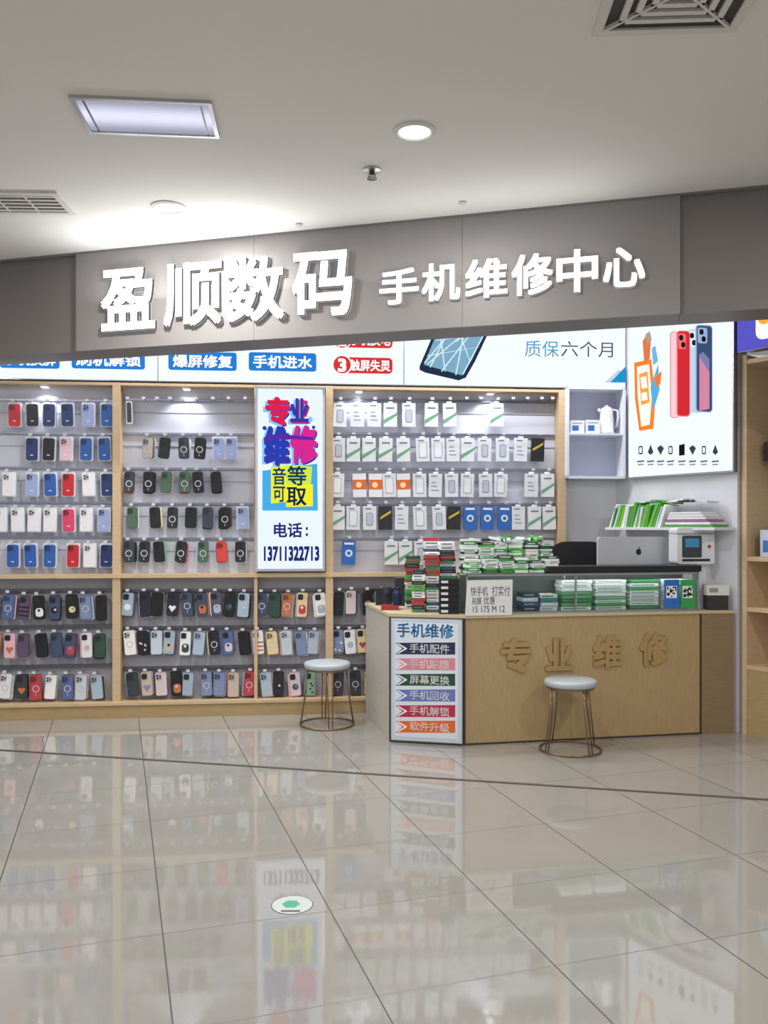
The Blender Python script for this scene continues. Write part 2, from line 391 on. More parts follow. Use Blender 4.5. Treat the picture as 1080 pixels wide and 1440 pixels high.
def item(b,u,z,kind,col=None,w=0.088,h=0.172):
    col=col or random.choice(PAL)
    ztop=z+h/2
    hook(b,u,ztop+0.008)
    rot=random.uniform(-0.04,0.04)
    if kind in('case','ring','print'):rot*=2.6
    b.x=Matrix.Translation((u,0,ztop))@Matrix.Rotation(rot,4,'Y')@Matrix.Translation((-u,0,-ztop))
    dark=tuple(c*0.6 for c in col)
    if kind=='pack':
        b.rr(u,z,w*1.10,h*1.06,0.01,0.005,0.035,C(225,228,236),0,2)
        b.rr(u,z-0.004,w*0.92,h*0.94,0.014,-0.004,0.005,col,0,3)
        camera_bump(b,u,z+h*0.30,w*0.88,-0.004,dark)
        b.box(u-0.010,u+0.010,-0.005,-0.004,z-0.05,z-0.044,WHITE,0)
    elif kind in('case','ring','print'):
        for k in (2,1):
            b.rr(u+random.uniform(-.014,.016),z+random.uniform(-.012,.004),w*0.9,h*0.92,0.014,0.004+0.012*k,0.012+0.012*k,random.choice(PAL),0,2)
        b.rr(u,z,w*0.92,h*0.94,0.016,0.002,0.014,dark,0,3)
        b.rr(u,z,w*0.84,h*0.90,0.013,0.000,0.003,col,0,3)
        camera_bump(b,u,z+h*0.29,w*0.9,0.0,dark if kind!='print' else C(40,40,45))
        if kind=='ring':
            b.ann(u,z-0.012,0.019,0.025,-0.0015,C(205,205,212),0); b.box(u-0.002,u+0.002,-0.002,-0.001,z-0.062,z-0.045,C(205,205,212),0)
        elif kind=='print':
            k=random.randint(0,4); c2=random.choice(PAL); c3=random.choice(PAL)
            if k==0: b.disc(u,z-0.02,0.024,-0.0012,0,c2,0,12); b.disc(u+0.006,z-0.016,0.010,-0.002,0,c3,0,8)
            elif k==1:
                for q in range(3): b.box(u-w*0.40,u+w*0.40,-0.0012,0,z-0.065+q*0.03,z-0.053+q*0.03,c2,0)
            elif k==2: b.flat([(u,z-0.058),(u+0.028,z-0.022),(u+0.016,z-0.006),(u,z-0.016),(u-0.016,z-0.006),(u-0.028,z-0.022)],-0.001,c2,0)
            elif k==3: b.rr(u+0.003,z-0.035,w*0.6,h*0.34,0.02,-0.0012,0,c2,0,3); b.disc(u,z-0.02,0.011,-0.002,0,c3,0,8)
            else:
                for q in range(5): b.disc(u+random.uniform(-.026,.026),z+random.uniform(-.07,.01),0.008,-0.0012,0,c2,0,7)
    elif kind=='box':
        b.box(u-w/2,u+w/2,0.0,0.03,z-h/2,z+h*0.42,C(226,229,236),0); b.rr(u,z+h*0.44,w*0.4,h*0.12,0.006,0.012,0.016,WHITE,0,2)
        st=random.randint(0,2)
        if st==0:
            b.rr(u,z-0.01,w*0.62,h*0.62,0.008,-0.0012,0,C(170,178,192),0,2); b.rr(u,z-0.01,w*0.52,h*0.56,0.006,-0.002,0,C(236,239,244),0,2)
        elif st==1:
            b.rr(u,z-0.016,w*0.5,h*0.5,0.012,-0.0012,0,C(120,125,138),0,2); b.rr(u,z-0.016,w*0.42,h*0.46,0.01,-0.002,0,C(190,200,214),0,2)
        else:
            for q in range(3): b.box(u-w*0.3,u+w*(0.25-0.1*q),-0.001,0,z-0.05+q*0.03,z-0.042+q*0.03,C(150,156,170),0)
        b.box(u-w*0.35,u+w*0.1,-0.001,0,z+h*0.30,z+h*0.34,C(110,115,125),0)
    elif kind=='green':
        b.box(u-w/2,u+w/2,0.0,0.03,z-h/2,z+h*0.42,C(230,233,236),0); b.rr(u,z+h*0.44,w*0.4,h*0.12,0.006,0.012,0.016,WHITE,0,2)
        b.flat([(u-w/2,z-h*0.40),(u+w/2,z-h*0.05),(u+w/2,z+h*0.05),(u-w/2,z-h*0.24)],-0.001,C(110,170,135),0)
        b.box(u-w*0.3,u+w*0.3,-0.001,0,z+h*0.2,z+h*0.26,C(120,130,140),0)
    elif kind in('orange','blue'):
        c=C(228,110,45) if kind=='orange' else C(45,105,190)
        b.box(u-w/2,u+w/2,0.0,0.025,z-h/2,z+h*0.42,C(238,238,242) if kind=='orange' else c,0)
        if kind=='orange': b.box(u-w/2,u+w/2,-0.001,0,z-h*0.2,z+h*0.18,c,0); b.disc(u-0.005,z-0.005,0.022,-0.002,0,C(250,225,190),0,12)
        else: b.disc(u,z-0.01,0.028,-0.0015,0,C(225,235,245),0,14); b.disc(u,z-0.01,0.014,-0.0025,0,c,0,10); b.box(u-w*.35,u+w*.35,-.001,0,z+h*.28,z+h*.36,WHITE,0)
    elif kind=='dark':
        b.box(u-w/2,u+w/2,0.0,0.025,z-h/2,z+h*0.42,C(40,42,46),0); b.flat([(u-w*.4,z-.02),(u+w*.4,z+.03),(u+w*.4,z+.05),(u-w*.4,z)],-0.001,C(200,180,60),0)
    elif kind=='cable':
        b.rr(u,z,w*0.5,h,0.012,0.0,0.02,C(210,214,222),0,3); b.rr(u,z,w*0.36,h*0.86,0.01,-0.001,0,C(60,62,70),0,3)
    b.x=None
def loc(x,y): return BACK.loc(x,y)
red=C(200,40,55);dk=C(28,30,38);nav=C(35,55,110);lav=C(160,175,220);pnk=C(228,195,205);blu=C(50,95,175);wht=C(238,238,242)
b=MB()
rows=[(583,[(20,red),(45,dk),(69,nav),(94,nav),(124,lav),(150,blu)]),
      (631,[(45,nav),(69,dk),(93,pnk),(121,blu),(146,blu)]),
      (681,[(12,wht),(45,lav),(70,blu),(96,red),(124,wht),(150,nav)]),
      (731,[(0,wht),(24,wht),(48,wht),(70,wht),(96,C(222,70,110)),(121,wht),(146,lav)]),
      (781,[(18,blu),(42,blu),(70,blu),(103,red),(126,wht),(150,nav)])]
for y,l in rows:
    for x,c in l: u,z=loc(x,y); item(b,u,z,'pack',c)
    for x in range(XL+15,-12 if l[0][0]>0 else -22,25): u,z=loc(x,y); item(b,u,z,'pack',random.choice([red,dk,nav,lav,pnk,blu,wht]))
b.build('phone_case_packages',[M_ITEM,M_METAL],BACK.mat())
b=MB()
u,z=loc(181,580); item(b,u,z,'cable')
for y,xs,ks in ((630,(208,233,258,282,307,325),('ring','case','ring','ring','pack','pack')),(678,(182,209,235,260,277,303),('ring','ring','case','ring','ring','case')),
             (728,(186,217,243,268,292,316,341),('case','case','ring','case','case','ring','pack')),(776,(181,204,222,256,286,338),('ring','ring','case','ring','ring','ring'))):
    for x,k in zip(xs,ks):
        u,z=loc(x,y); item(b,u,z,k,random.choice([C(34,34,38),C(44,46,54),C(40,42,48),C(60,64,76),C(190,180,175),C(28,30,34),C(30,32,36),C(80,110,90)]) if k!='pack' else lav,0.084,0.165)
u,z=loc(311,776); item(b,u,z,'case',C(225,70,60),0.084,0.165)
for y,xs in ((562,(203,222,240,258,276,300,322,345,655,675,720,740,760,775)),):
    for x in xs: u,z=loc(x,y); hook(b,u,z)
b.build('magnetic_phone_cases',[M_ITEM,M_METAL],BACK.mat())
b=MB()
r3=[(582,{479:'box',503:'box',527:'box',549:'green',575:'box',607:'green',632:'green',699:'green'}),
    (631,{476:'box',497:'green',519:'green',543:'green',567:'green',594:'box',616:'box',637:'box',658:'green',682:'box',707:'box',733:'box',757:'dark'}),
    (681,{475:'box',505:'orange',528:'orange',547:'box',567:'orange',590:'box',613:'box',635:'box',658:'box',683:'box',705:'box',748:'box',770:'green'}),
    (727,{475:'green',497:'box',520:'box',542:'dark',565:'box',590:'box',617:'box',639:'dark',661:'blue',686:'blue',710:'blue',729:'box',752:'green',772:'green'}),
    (776,{491:'blue',550:'green',570:'green',592:'box',700:'box',730:'green'})]
for y,d in r3:
    for x,k in d.items(): u,z=loc(x,y); item(b,u,z,k,None,0.102,0.195)
b.build('screen_protector_packs',[M_ITEM,M_METAL],BACK.mat())
b=MB()
for y,ranges in ((852,((XL+12,155,21.5),(181,452,20.5),(475,555,20))),(906,((XL+12,155,21.5),(181,452,20),(474,540,18))),(964,((XL+12,155,21),(183,452,21),(477,540,21)))):
    for a,e,st in ranges:
        x=a
        while x<=e:
            dy=-4 if x>460 else (-2 if x>168 else 2)
            u,z=loc(x+random.uniform(-2,2),y+dy+random.uniform(-1,1)); item(b,u,z,random.choice(['print','print','case','ring']) ,None,random.uniform(0.086,0.094),random.uniform(0.185,0.20)); x+=st
b.build('printed_phone_cases',[M_ITEM,M_METAL],BACK.mat())

# ---------------------------------------------------------------- vertical light poster
def vposter():
    b=MB(); w=0.09
    u0,z1=BACK.loc(359,543,w);u1,z0=BACK.loc(457,803,w)
    b.box(u0,u1,-w+0.006,-0.052,z0,z1,C(215,218,225),1)
    b.box(u0+0.018,u1-0.018,-w+0.0,-w+0.006,z0+0.018,z1-0.018,C(226,237,253),0)
    w2=w+0.002
    def T(t,x0,y0,x1,y1,c,o=0.0,bold=0.03): b.tpx(BACK,t,x0,y0,x1,y1,w2+o,c,0,bold)
    RD=C(218,30,72);BL=C(38,62,170);PU=C(92,40,160);MG=C(210,40,140);LB=C(130,190,238)
    # lettering with coloured drop layer behind
    for t,x0,y0,x1,y1,c,c2 in (('专',373,558,408,598,RD,BL),('业',408,560,434,594,BL,RD),('维',371,599,407,654,BL,PU),('修',408,598,446,652,MG,BL)):
        T(t,x0-3,y0+2,x1-1,y1+3,LB,0.001,0.07); T(t,x0+2,y0+2,x1+2,y1+2,c2,0.0016,0.03); T(t,x0,y0,x1,y1,c,0.0024,0.04)
    b.flat(pxq(BACK,[(371,615),(400,611),(441,615),(440,619),(402,617),(371,620)],w2),-w2-0.003,PU,0)
    for (x,y,r) in ((436,590,4),(441,601,2.5),(372,602,3),(430,566,3),(443,640,3)):
        q=BACK.loc(x,y,w2); b.disc(q[0],q[1],r*0.0053,-w2-0.002,-w2,random.choice([LB,MG,BL]),0,10)
    b.flat(pxq(BACK,[(369,662),(446,652),(447,718),(369,718)],w2),-w2,C(70,165,225),0)
    b.flat(pxq(BACK,[(381,656),(402,654),(402,706),(381,708)],w2),-w2-0.001,C(225,230,50),0)
    b.flat(pxq(BACK,[(402,654),(439,656),(437,682),(402,684)],w2),-w2-0.001,C(200,225,70),0)
    b.flat(pxq(BACK,[(402,683),(440,681),(440,712),(402,713)],w2),-w2-0.0012,C(235,230,40),0)
    T('音',383,657,402,682,C(20,60,90),0.002,0.02);T('可',384,684,401,706,C(20,60,90),0.002,0.02)
    T('等',404,655,431,683,C(20,60,90),0.002,0.02);T('取',403,685,431,711,C(20,40,70),0.002,0.02)
    T('电话',385,735,425,756,C(32,42,110),0.001,0.025);T(':',430,741,433,754,C(32,42,110),0.001,0.03)
    T('13711322713',371,768,449,789,C(32,42,110),0.001,0.04)
    b.build('lightbox_vertical_poster',[M_GLOW,M_METAL],BACK.mat())
vposter()

# ---------------------------------------------------------------- wall niche
def niche():
    w=0.08;b=MB()
    u0,z1=BACK.loc(797,543,w);u1,_=BACK.loc(880,543,w);z0=BACK.loc(840,673,w)[1];zs=BACK.loc(840,609,w)[1]
    c=C(222,225,235)
    b.box(u0,u1,-w,0.096,z1-0.02,z1-0.003,c);b.box(u0,u1,-w,0.096,z0,z0+0.02,c);b.box(u0,u0+0.02,-w,0.096,z0,z1-0.003,c);b.box(u1-0.02,u1,-w,0.096,z0,z1-0.003,c)
    b.box(u0+0.02,u1-0.02,-w+0.005,0.096,zs-0.015,zs,c);b.box(u0,u1,0.085,0.096,z0,z1-0.003,C(196,202,222))
    b.build('wall_mounted_shelf_box',[M_PAPER],BACK.mat())
    k=MB();ux=BACK.loc(853,600,0.0)[0]
    k.lathe(ux,0.0,[(0.05,zs+0.001),(0.058,zs+0.006),(0.058,zs+0.02),(0.053,zs+0.025),(0.052,zs+0.12),(0.046,zs+0.19),(0.04,zs+0.205),(0.02,zs+0.212),(0.012,zs+0.225)],C(235,236,240))
    k.tube([(ux+0.045,-0.01,zs+0.19),(ux+0.08,-0.015,zs+0.185),(ux+0.088,-0.015,zs+0.13),(ux+0.075,-0.015,zs+0.06),(ux+0.05,-0.01,zs+0.04)],0.009,C(225,226,232))
    k.tube([(ux-0.04,0,zs+0.17),(ux-0.068,0,zs+0.195)],0.012,C(235,236,240))
    k.build('electric_kettle',[M_ITEM],BACK.mat(),smooth=True)
    k=MB()
    for x,h in ((809,0.10),(831,0.105)):
        u=BACK.loc(x,600)[0]; k.box(u-0.055,u+0.055,-0.05,0.03,zs+0.001,zs+h,C(232,235,242)); k.box(u-0.04,u+0.01,-0.051,-0.05,zs+0.02,zs+h*0.6,C(60,110,180)); k.box(u-0.04,u+0.04,-0.051,-0.05,zs+h*0.75,zs+h*0.82,C(150,160,175))
    k.build('small_cartons',[M_PAPER],BACK.mat())
niche()

# ---------------------------------------------------------------- side wall shelf + contents
def boxes_leaning(b,u0,u1,y0,z,h,tilt=0.3,th=(0.012,0.03),pal=None,d=0.13):
    u=u0
    while u<u1:
        t=random.uniform(*th); hh=h*random.uniform(0.8,1.05); a=random.uniform(tilt*0.6,tilt*1.2)
        b.x=Matrix.Translation((u,0,z))@Matrix.Rotation(a,4,'Y')
        b.box(0,t,y0,y0+d,0,hh,random.choice(pal)); b.x=None; u+=t*1.12+0.004
GW=[C(235,240,240),C(240,242,242),C(110,185,60),C(80,160,60),C(230,235,225),C(60,140,80),C(200,215,220)]
b=MB(); b.box(0.0,SIDE.len-0.02,-0.22,-0.001,1.378,1.398,C(225,228,235)); b.build('wall_shelf',[M_PAPER],SIDE.mat())
b=MB(); boxes_leaning(b,0.02,0.52,-0.20,1.399,0.19,0.35,pal=GW)
for k in range(6): b.box(0.56+k*0.01,0.98-0.02*k,-0.20,-0.04,1.399+0.018*k,1.415+0.018*k,random.choice([C(225,225,228),C(70,75,85),C(90,90,100),C(150,110,140),C(90,150,80),C(230,230,235)]))
for k in range(6):
    b.x=Matrix.Translation((0.25+k*0.1,-0.1,1.57+0.006*(k%3)))@Matrix.Rotation(0.12*(k%3-1),4,'Y'); b.box(0,0.15,-0.06,0.06,0,0.014,random.choice(GW+[C(50,52,60),C(40,44,50)])); b.x=None
b.build('film_boxes_on_shelf',[M_PAPER],SIDE.mat())

# ---------------------------------------------------------------- right cabinet
def rcab():
    b=MB();L=1.15;D=0.34;z1=2.56
    b.box(0.025,0.058,0,D,0,z1,OAK,0);b.box(L-0.03,L,0,D,0,z1,OAK,0)
    b.box(0.058,L-0.03,D-0.015,D,0,z1,C(200,190,180),0)
    for z in (2.50,1.17,0.83,0.44): b.box(0.058,L-0.03,0.005,D-0.015,z,z+0.03,OAK,0)
    b.box(0.058,L-0.03,0.01,D-0.015,0,0.44,OAKD,0)
    b.box(0.55,0.553,0.005,0.01,0.06,0.43,C(90,70,50),0)
    for z in (1.9,):
        b.box(0.058,L-0.03,0.2,D-0.015,z,z+0.01,C(180,180,190),1)
    b.build('wooden_display_cabinet',[M_WOOD,M_METAL],RC.mat())
    g=MB()
    for k in range(9):
        g.box(0.09+0.11*k,0.17+0.11*k,0.16,0.2,1.85-0.14*(k%2),1.98,random.choice([C(60,62,70),C(130,110,120),C(90,90,100)]))
        g.box(0.128+0.11*k,0.132+0.11*k,0.18,0.325,1.97,1.975,GREY)
    g.build('hanging_accessories',[M_ITEM],RC.mat())
    g=MB()
    for k in range(4): g.box(0.12+0.22*k,0.28+0.22*k,0.06,0.26,1.201,1.38-0.03*k,[C(200,215,235),C(240,240,240),C(150,180,215),WHITE][k]); g.box(0.14+0.22*k,0.26+0.22*k,0.059,0.06,1.23,1.31,C(70,120,190))
    g.build('accessory_boxes',[M_PAPER],RC.mat())
    g=MB(); g.box(0.0,L,-0.02,0.06,2.58,3.0,C(200,200,205),1); g.box(0.005,L-0.005,-0.026,-0.02,2.585,2.995,C(88,84,190),0)
    g.rr(0.22,2.74,0.16,0.2,0.05,-0.03,-0.026,(1,1,1),0,5); g.disc(0.2,2.78,0.045,-0.033,-0.03,C(245,170,60),0,16); g.rr(0.45,2.76,0.2,0.08,0.03,-0.03,-0.026,(1,1,1),0,4)
    g.build('lightbox_purple_sign',[M_GLOW,M_METAL],RC.mat())
rcab()

# ---------------------------------------------------------------- counter
ZC=0.835; SD=0.22
def counter():
    fp=[(0.037,5.58),(.524,5.47),(2.14,5.77),(2.375,5.795),(2.13,6.21),(.62,5.98),(.42,6.41),(-.13,6.36)]
    b=MB()
    b.vprism(fp,0.0,ZC-0.02,OAKD,0)
    root=b.build('repair_counter',[M_WOODV],WORLD)
    t=MB()
    fo=[(0.027,5.57),(.524,5.455),(2.14,5.757),(2.38,5.782),(2.135,6.215),(.63,5.99),(.43,6.42),(-.145,6.365)]
    t.vprism(fo,ZC-0.02,ZC,C(200,184,152),0); t.build('counter_top',[M_WOOD],parent=root)
    q=MB()
    def strip(fr,ua,ub,y,za,zb,c,mi=0):
        q.x=fr.mat(); q.box(ua,ub,-y,0.0,za,zb,c,mi); q.x=None
    strip(MEN,0.0,0.012,0.012,0,ZC-0.02,C(60,50,44)); strip(MEN,MEN.len-0.014,MEN.len-0.002,0.012,0,ZC-0.02,C(70,55,45))
    strip(CNT,CNT.len-0.006,CNT.len+0.004,0.004,0,ZC-0.02,C(50,40,34))
    strip(LFT,0.0,LFT.len,0.006,0.0,ZC-0.02,C(188,184,175)); strip(CNT,0,CNT.len,0.004,0.0,0.012,C(70,55,45))
    q.vprism([(2.146,5.764),(2.372,5.787),(2.372,5.796),(2.146,5.775)],0.0,ZC-0.02,C(140,118,86))
    q.build('counter_trim',[M_WOOD],parent=root)
    g=MB(); col=C(172,142,92)
    for t_,x0,x1,y0,y1 in (('专',703,746,897,946),('业',766,804,897,943),('维',833,873,893,940),('修',899,938,889,936)):
        g.tpx(CNT,t_,x0,y0,x1,y1,0.0,col,0,0.035,0.013,1)
    g.build('counter_lettering',[pbr('gold_letter',None,0.45,metal=0.05),pbr('gold_letter_side',C(146,120,78),0.5,metal=0.05)],CNT.mat())
counter()
def menu():
    b=MB();w=0.03;fr=MEN
    u0,z1=fr.loc(549,868,w);u1,_=fr.loc(651,868,w);z0=0.012
    b.box(u0,u1,-w,-0.013,z0,z1,C(120,125,130),1)
    b.box(u0+0.006,u1-0.006,-w-0.002,-w,z0+0.006,z1-0.006,C(195,206,220),0)
    b.box(u0+0.03,u1-0.03,-w-0.003,-w-0.002,z0+0.03,z1-0.03,C(216,224,234),0)
    w+=0.004
    b.tpx(fr,'手机维修',558,877,638,897,w,C(60,140,195),0,0.02)
    for i,(t,c) in enumerate((('手机配件',C(35,42,80)),('手机贴膜',C(215,132,146)),('屏幕更换',C(20,75,50)),('手机回收',C(100,116,186)),('手机解锁',C(185,32,72)),('软件升级',C(226,100,28)))):
        y=912+i*22.0
        b.flat(pxq(fr,[(556,y-8),(640,y-8.5),(640,y+8.5),(556,y+8),(566,y)],w),-w,c,0)
        b.flat(pxq(fr,[(558,y-7),(569,y),(558,y+7),(561,y+7),(573,y),(561,y-7)],w),-w-0.001,WHITE,0)
        b.tpx(fr,t,576,y-6.2,632,y+6.5,w+0.002,(1,1,1),0,0.012)
    b.build('service_menu_board',[M_PAPER,M_METAL],MEN.mat())
menu()
def showcase():
    L=CNT.len-0.005; zt=1.095; y0=0.012;y1=SD
    b=MB(); al=C(170,172,175)
    b.box(0.005,L,y0,y1,ZC+0.001,ZC+0.012,al,0);b.box(0.005,L,y0,y0+0.012,zt-0.014,zt,al,0);b.box(0.005,L,y1-0.012,y1,zt-0.014,zt,al,0)
    for u in (0.005,0.75,L-0.012): b.box(u,u+0.012,y0,y0+0.012,ZC+0.001,zt,al,0); b.box(u,u+0.012,y1-0.012,y1,ZC+0.001,zt,al,0)
    b.box(0.02,L-0.015,y1-0.008,y1-0.004,ZC+0.012,zt-0.014,C(86,92,90),1)
    b.box(0.01,L-0.005,y0+0.003,y0+0.007,ZC+0.012,zt-0.014,(1,1,1),2)
    b.box(0.005,L,y0,y1,zt-0.001,zt+0.004,(1,1,1),2)
    us=CNT.loc(778,800)[0]
    b.box(us,L+0.005,-0.012,y1+0.01,zt+0.004,zt+0.045,BLK,1)
    root=b.build('glass_showcase',[M_METAL,M_ITEM,M_GLASS],CNT.mat())
    l=bpy.data.lights.new('showcase_fill','AREA'); l.shape='RECTANGLE'; l.size=1.5; l.size_y=0.01; l.energy=1.1; l.color=(0.95,1,0.98)  # unseen fill added inside to brighten the case contents
    lo=bpy.data.objects.new('showcase_fill',l); S.collection.objects.link(lo); lo.parent=root; lo.location=(L/2,y0+0.025,zt-0.018); lo.rotation_euler=(math.radians(25),0,0)
    g=MB()
    def stack(x0,x1,n,pal,y=0.06,h=0.2):
        ua,ub=CNT.loc(x0,840,-y)[0],CNT.loc(x1,840,-y)[0]
        t=h/n
        for k in range(n):
            j=random.uniform(-0.004,0.004); c=random.choice(pal)
            g.box(ua+j,ub+j,y,y+0.12,ZC+0.013+k*t,ZC+0.013+(k+1)*t-0.003,c)
            g.box(ua+j+0.01,ub+j-0.03,y-0.0008,y,ZC+0.013+k*t+t*0.3,ZC+0.013+k*t+t*0.6,random.choice([C(150,160,165),C(60,150,80),C(235,240,240)]))
    gr=[C(60,130,85),C(90,165,100),C(235,240,240),C(235,240,240),C(225,230,228)]
    stack(735,757,4,[C(40,80,140),C(30,50,70),C(200,210,215)],h=0.12);stack(760,784,4,[C(60,130,170),C(220,225,225)],h=0.11)
    stack(790,832,8,gr);stack(838,880,9,gr+[C(90,190,110)],h=0.2);stack(886,926,8,gr+[WHITE],h=0.2);stack(931,975,7,[WHITE,C(225,230,230),C(60,150,90)],h=0.2)
    g.build('screen_film_boxes',[M_PAPER],CNT.mat())
    q=MB()
    for x0,x1,c in ((934,955,C(40,110,200)),(957,977,C(50,165,80))):
        q.prism(pxq(CNT,[(x0,815),(x1,815),(x1,855),(x0,855)],0.0),-0.004,-0.001,c)
        q.flat(pxq(CNT,[(x0+3,824),(x1-3,824),(x1-3,841),(x0+3,841)],0.0046),-0.0046,WHITE)
        for i in range(7):
            for j in range(7):
                if random.random()<0.5: q.flat(pxq(CNT,[(x0+4+i*1.9,825+j*2.1),(x0+5.9+i*1.9,825+j*2.1),(x0+5.9+i*1.9,827.1+j*2.1),(x0+4+i*1.9,827.1+j*2.1)],0.005),-0.005,BLK)
    q.build('payment_qr_cards',[M_PAPER],CNT.mat())
    q=MB()
    q.prism(pxq(CNT,[(654,866),(657,816),(721,815),(720,865)],0.02),-0.02,-0.018,C(225,226,224))
    ink=C(70,75,95)
    q.tpx(CNT,'快手机',662,825,686,838,0.0215,ink,0,0.0);q.tpx(CNT,'打实付',692,824,717,838,0.0215,ink,0,0.0)
    q.tpx(CNT,'贴膜',664,840,677,850,0.0215,ink,0,0.0);q.tpx(CNT,'优惠',680,839,696,850,0.0215,ink,0,0.0)
    q.tpx(CNT,'15 175 M 12',665,852,710,861,0.0215,ink,0,0.0)
    q.build('handwritten_paper_note',[M_PAPER],CNT.mat())
showcase()
# piles of film boxes
def piles():
    zt=1.0995
    g=MB(); pal=[C(60,160,70),C(95,190,80),C(235,240,238),C(235,240,238),C(225,232,230),C(40,120,60),C(200,215,215),C(240,240,240),C(50,60,60)]
    us=CNT.loc(790,800)[0]; ustop=CNT.loc(776,800)[0]
    u=0.02
    while u<us-0.06:
        for row,(y,hm) in enumerate(((0.03,0.10),(0.13,0.19))):
            z0=zt+0.001 if u+0.105<ustop else 1.142
            z=z0; top=zt+hm*random.uniform(0.75,1.2)
            ww=random.uniform(0.08,0.105)
            while z<top:
                t=random.uniform(0.012,0.022); j=random.uniform(-0.006,0.006); c=random.choice(pal)
                g.x=Matrix.Translation((u+ww/2,y+0.045,0))@Matrix.Rotation(random.uniform(-0.25,0.25),4,'Z')
                g.box(-ww/2,ww/2,-0.045,0.045,z,z+t-0.0015,c); g.box(-ww/2+0.015,ww/2-0.02,-0.0458,-0.045,z+t*0.3,z+t*0.6,random.choice(pal)); g.x=None; z+=t
        u+=0.108
    for k in range(16):
        ux=random.uniform(0.08,us-0.1); a=random.uniform(0.4,1.1)
        g.x=Matrix.Translation((ux,0.17,zt+0.20+random.uniform(0,0.02)))@Matrix.Rotation(random.uniform(-0.3,0.3),4,'Y')@Matrix.Rotation(a,4,'Z')
        g.box(-0.05,0.05,-0.04,0.04,0,0.018,random.choice(pal)); g.x=None
    g.build('screen_film_box_pile',[M_PAPER],CNT.mat())
    g=MB()
    for (x,y,h,ww,dd) in ((0.23,5.72,0.26,0.08,0.15),(0.325,5.74,0.38,0.09,0.15),(0.425,5.775,0.45,0.10,0.15),(0.33,5.93,0.48,0.11,0.15),(0.20,5.98,0.36,0.1,0.15)):
        z=ZC+0.001
        while z<ZC+h:
            t=random.uniform(0.014,0.03); j=random.uniform(-0.006,0.006)
            g.box(x-ww/2+j,x+ww/2+j,y-dd/2+j,y+dd/2+j,z,z+t-0.001,random.choice([C(60,150,90),C(235,238,238),C(235,238,238),C(220,225,225),C(95,175,80),C(180,60,50),C(245,245,245),C(40,44,50),C(60,90,130)]))
            g.box(x-ww/2+0.01,x+ww/2-0.02,y-dd/2+j-0.0008,y-dd/2+j,z+t*0.3,z+t*0.6,C(90,100,100)); z+=t
    g.build('accessory_box_stack',[M_PAPER],WORLD)
    g=MB(); z=ZC+0.001
    for k in range(6):
        g.box(0.36,0.487,5.525,5.635,z,z+0.036,BLK); g.box(0.37,0.415,5.524,5.525,z+0.01,z+0.026,C(220,220,225)); z+=0.038
    g.build('black_box_stack',[M_ITEM],WORLD)
    g=MB()
    g.lathe(0.02,6.05,[(0.035,ZC+0.001),(0.038,ZC+0.1),(0.03,ZC+0.14)],C(40,42,48)); g.box(-0.06,0.06,6.15,6.3,ZC+0.001,ZC+0.12,C(36,38,44)); g.box(-0.02,0.1,5.78,5.9,ZC+0.001,ZC+0.03,C(150,50,45))
    g.lathe(0.09,5.86,[(0.03,ZC+0.031),(0.032,ZC+0.11),(0.022,ZC+0.13),(0.022,ZC+0.15)],C(30,40,80),n=16); g.box(0.08,0.15,6.1,6.22,ZC+0.001,ZC+0.2,C(50,52,58))
    g.build('desk_clutter',[M_ITEM],WORLD)
piles()
def computer():
    fr=CNT; b=MB(); y=0.34; u0,z1=fr.loc(840,755,-y);u1,_=fr.loc(948,755,-y); z0=z1-0.38; uc=(u0+u1)/2
    sil=C(205,208,214)
    b.rr(uc,(z0+z1)/2,u1-u0,z1-z0,0.02,y-0.012,y+0.012,sil,0,5)
    ux,lz=fr.loc(897,776,-y)
    b.prism([(ux+0.021*math.cos(a),lz+0.022*math.sin(a)) for a in [2*math.pi*i/20 for i in range(20)]],y-0.0135,y-0.012,BLK,1)
    b.prism([(ux+0.001,lz+0.024),(ux+0.010,lz+0.028),(ux+0.012,lz+0.038),(ux+0.003,lz+0.034)],y-0.0135,y-0.012,BLK,1)
    b.disc(ux+0.023,lz+0.003,0.008,y-0.0142,y-0.012,sil,0,10)
    b.prism([(uc-0.09,ZC+0.01),(uc+0.09,ZC+0.01),(uc+0.09,z0+0.1),(uc-0.09,z0+0.1)],y-0.02,y-0.012,sil,0)
    b.box(uc-0.1,uc+0.1,y-0.08,y+0.05,ZC+0.001,ZC+0.012,sil,0)
    b.build('desktop_computer',[pbr('aluminium_shell',None,0.4,metal=0.2),M_ITEM],CNT.mat())
computer()
def chair():
    b=MB(); cx,cy=1.47,6.36
    pts=rrp(cx,1.02,0.50,0.54,0.16,6)
    b.prism(pts,cy+0.06,cy+0.12,BLK)
    b.x=Matrix.Translation((cx,cy-0.02,0.47))@Matrix.Rotation(math.pi/2,4,'X')
    b.prism(rrp(0,0,0.44,0.34,0.08,4),-0.04,0.04,BLK); b.x=None
    b.box(cx-0.03,cx+0.03,cy+0.11,cy+0.14,0.45,0.85,BLK); b.box(cx-0.03,cx+0.03,cy,cy+0.14,0.41,0.44,BLK)
    b.tube([(cx,cy,0.08),(cx,cy,0.43)],0.025,GREY)
    for k in range(5):
        a=2*math.pi*k/5+0.3; x,y=cx+0.19*math.cos(a),cy+0.19*math.sin(a)
        b.tube([(cx,cy,0.1),(x,y,0.06)],0.016,BLK); b.lathe(x,y,[(0.02,0.0),(0.025,0.02),(0.025,0.04),(0.01,0.055)],BLK,n=10)
    b.build('office_chair',[M_ITEM],WORLD)
chair()
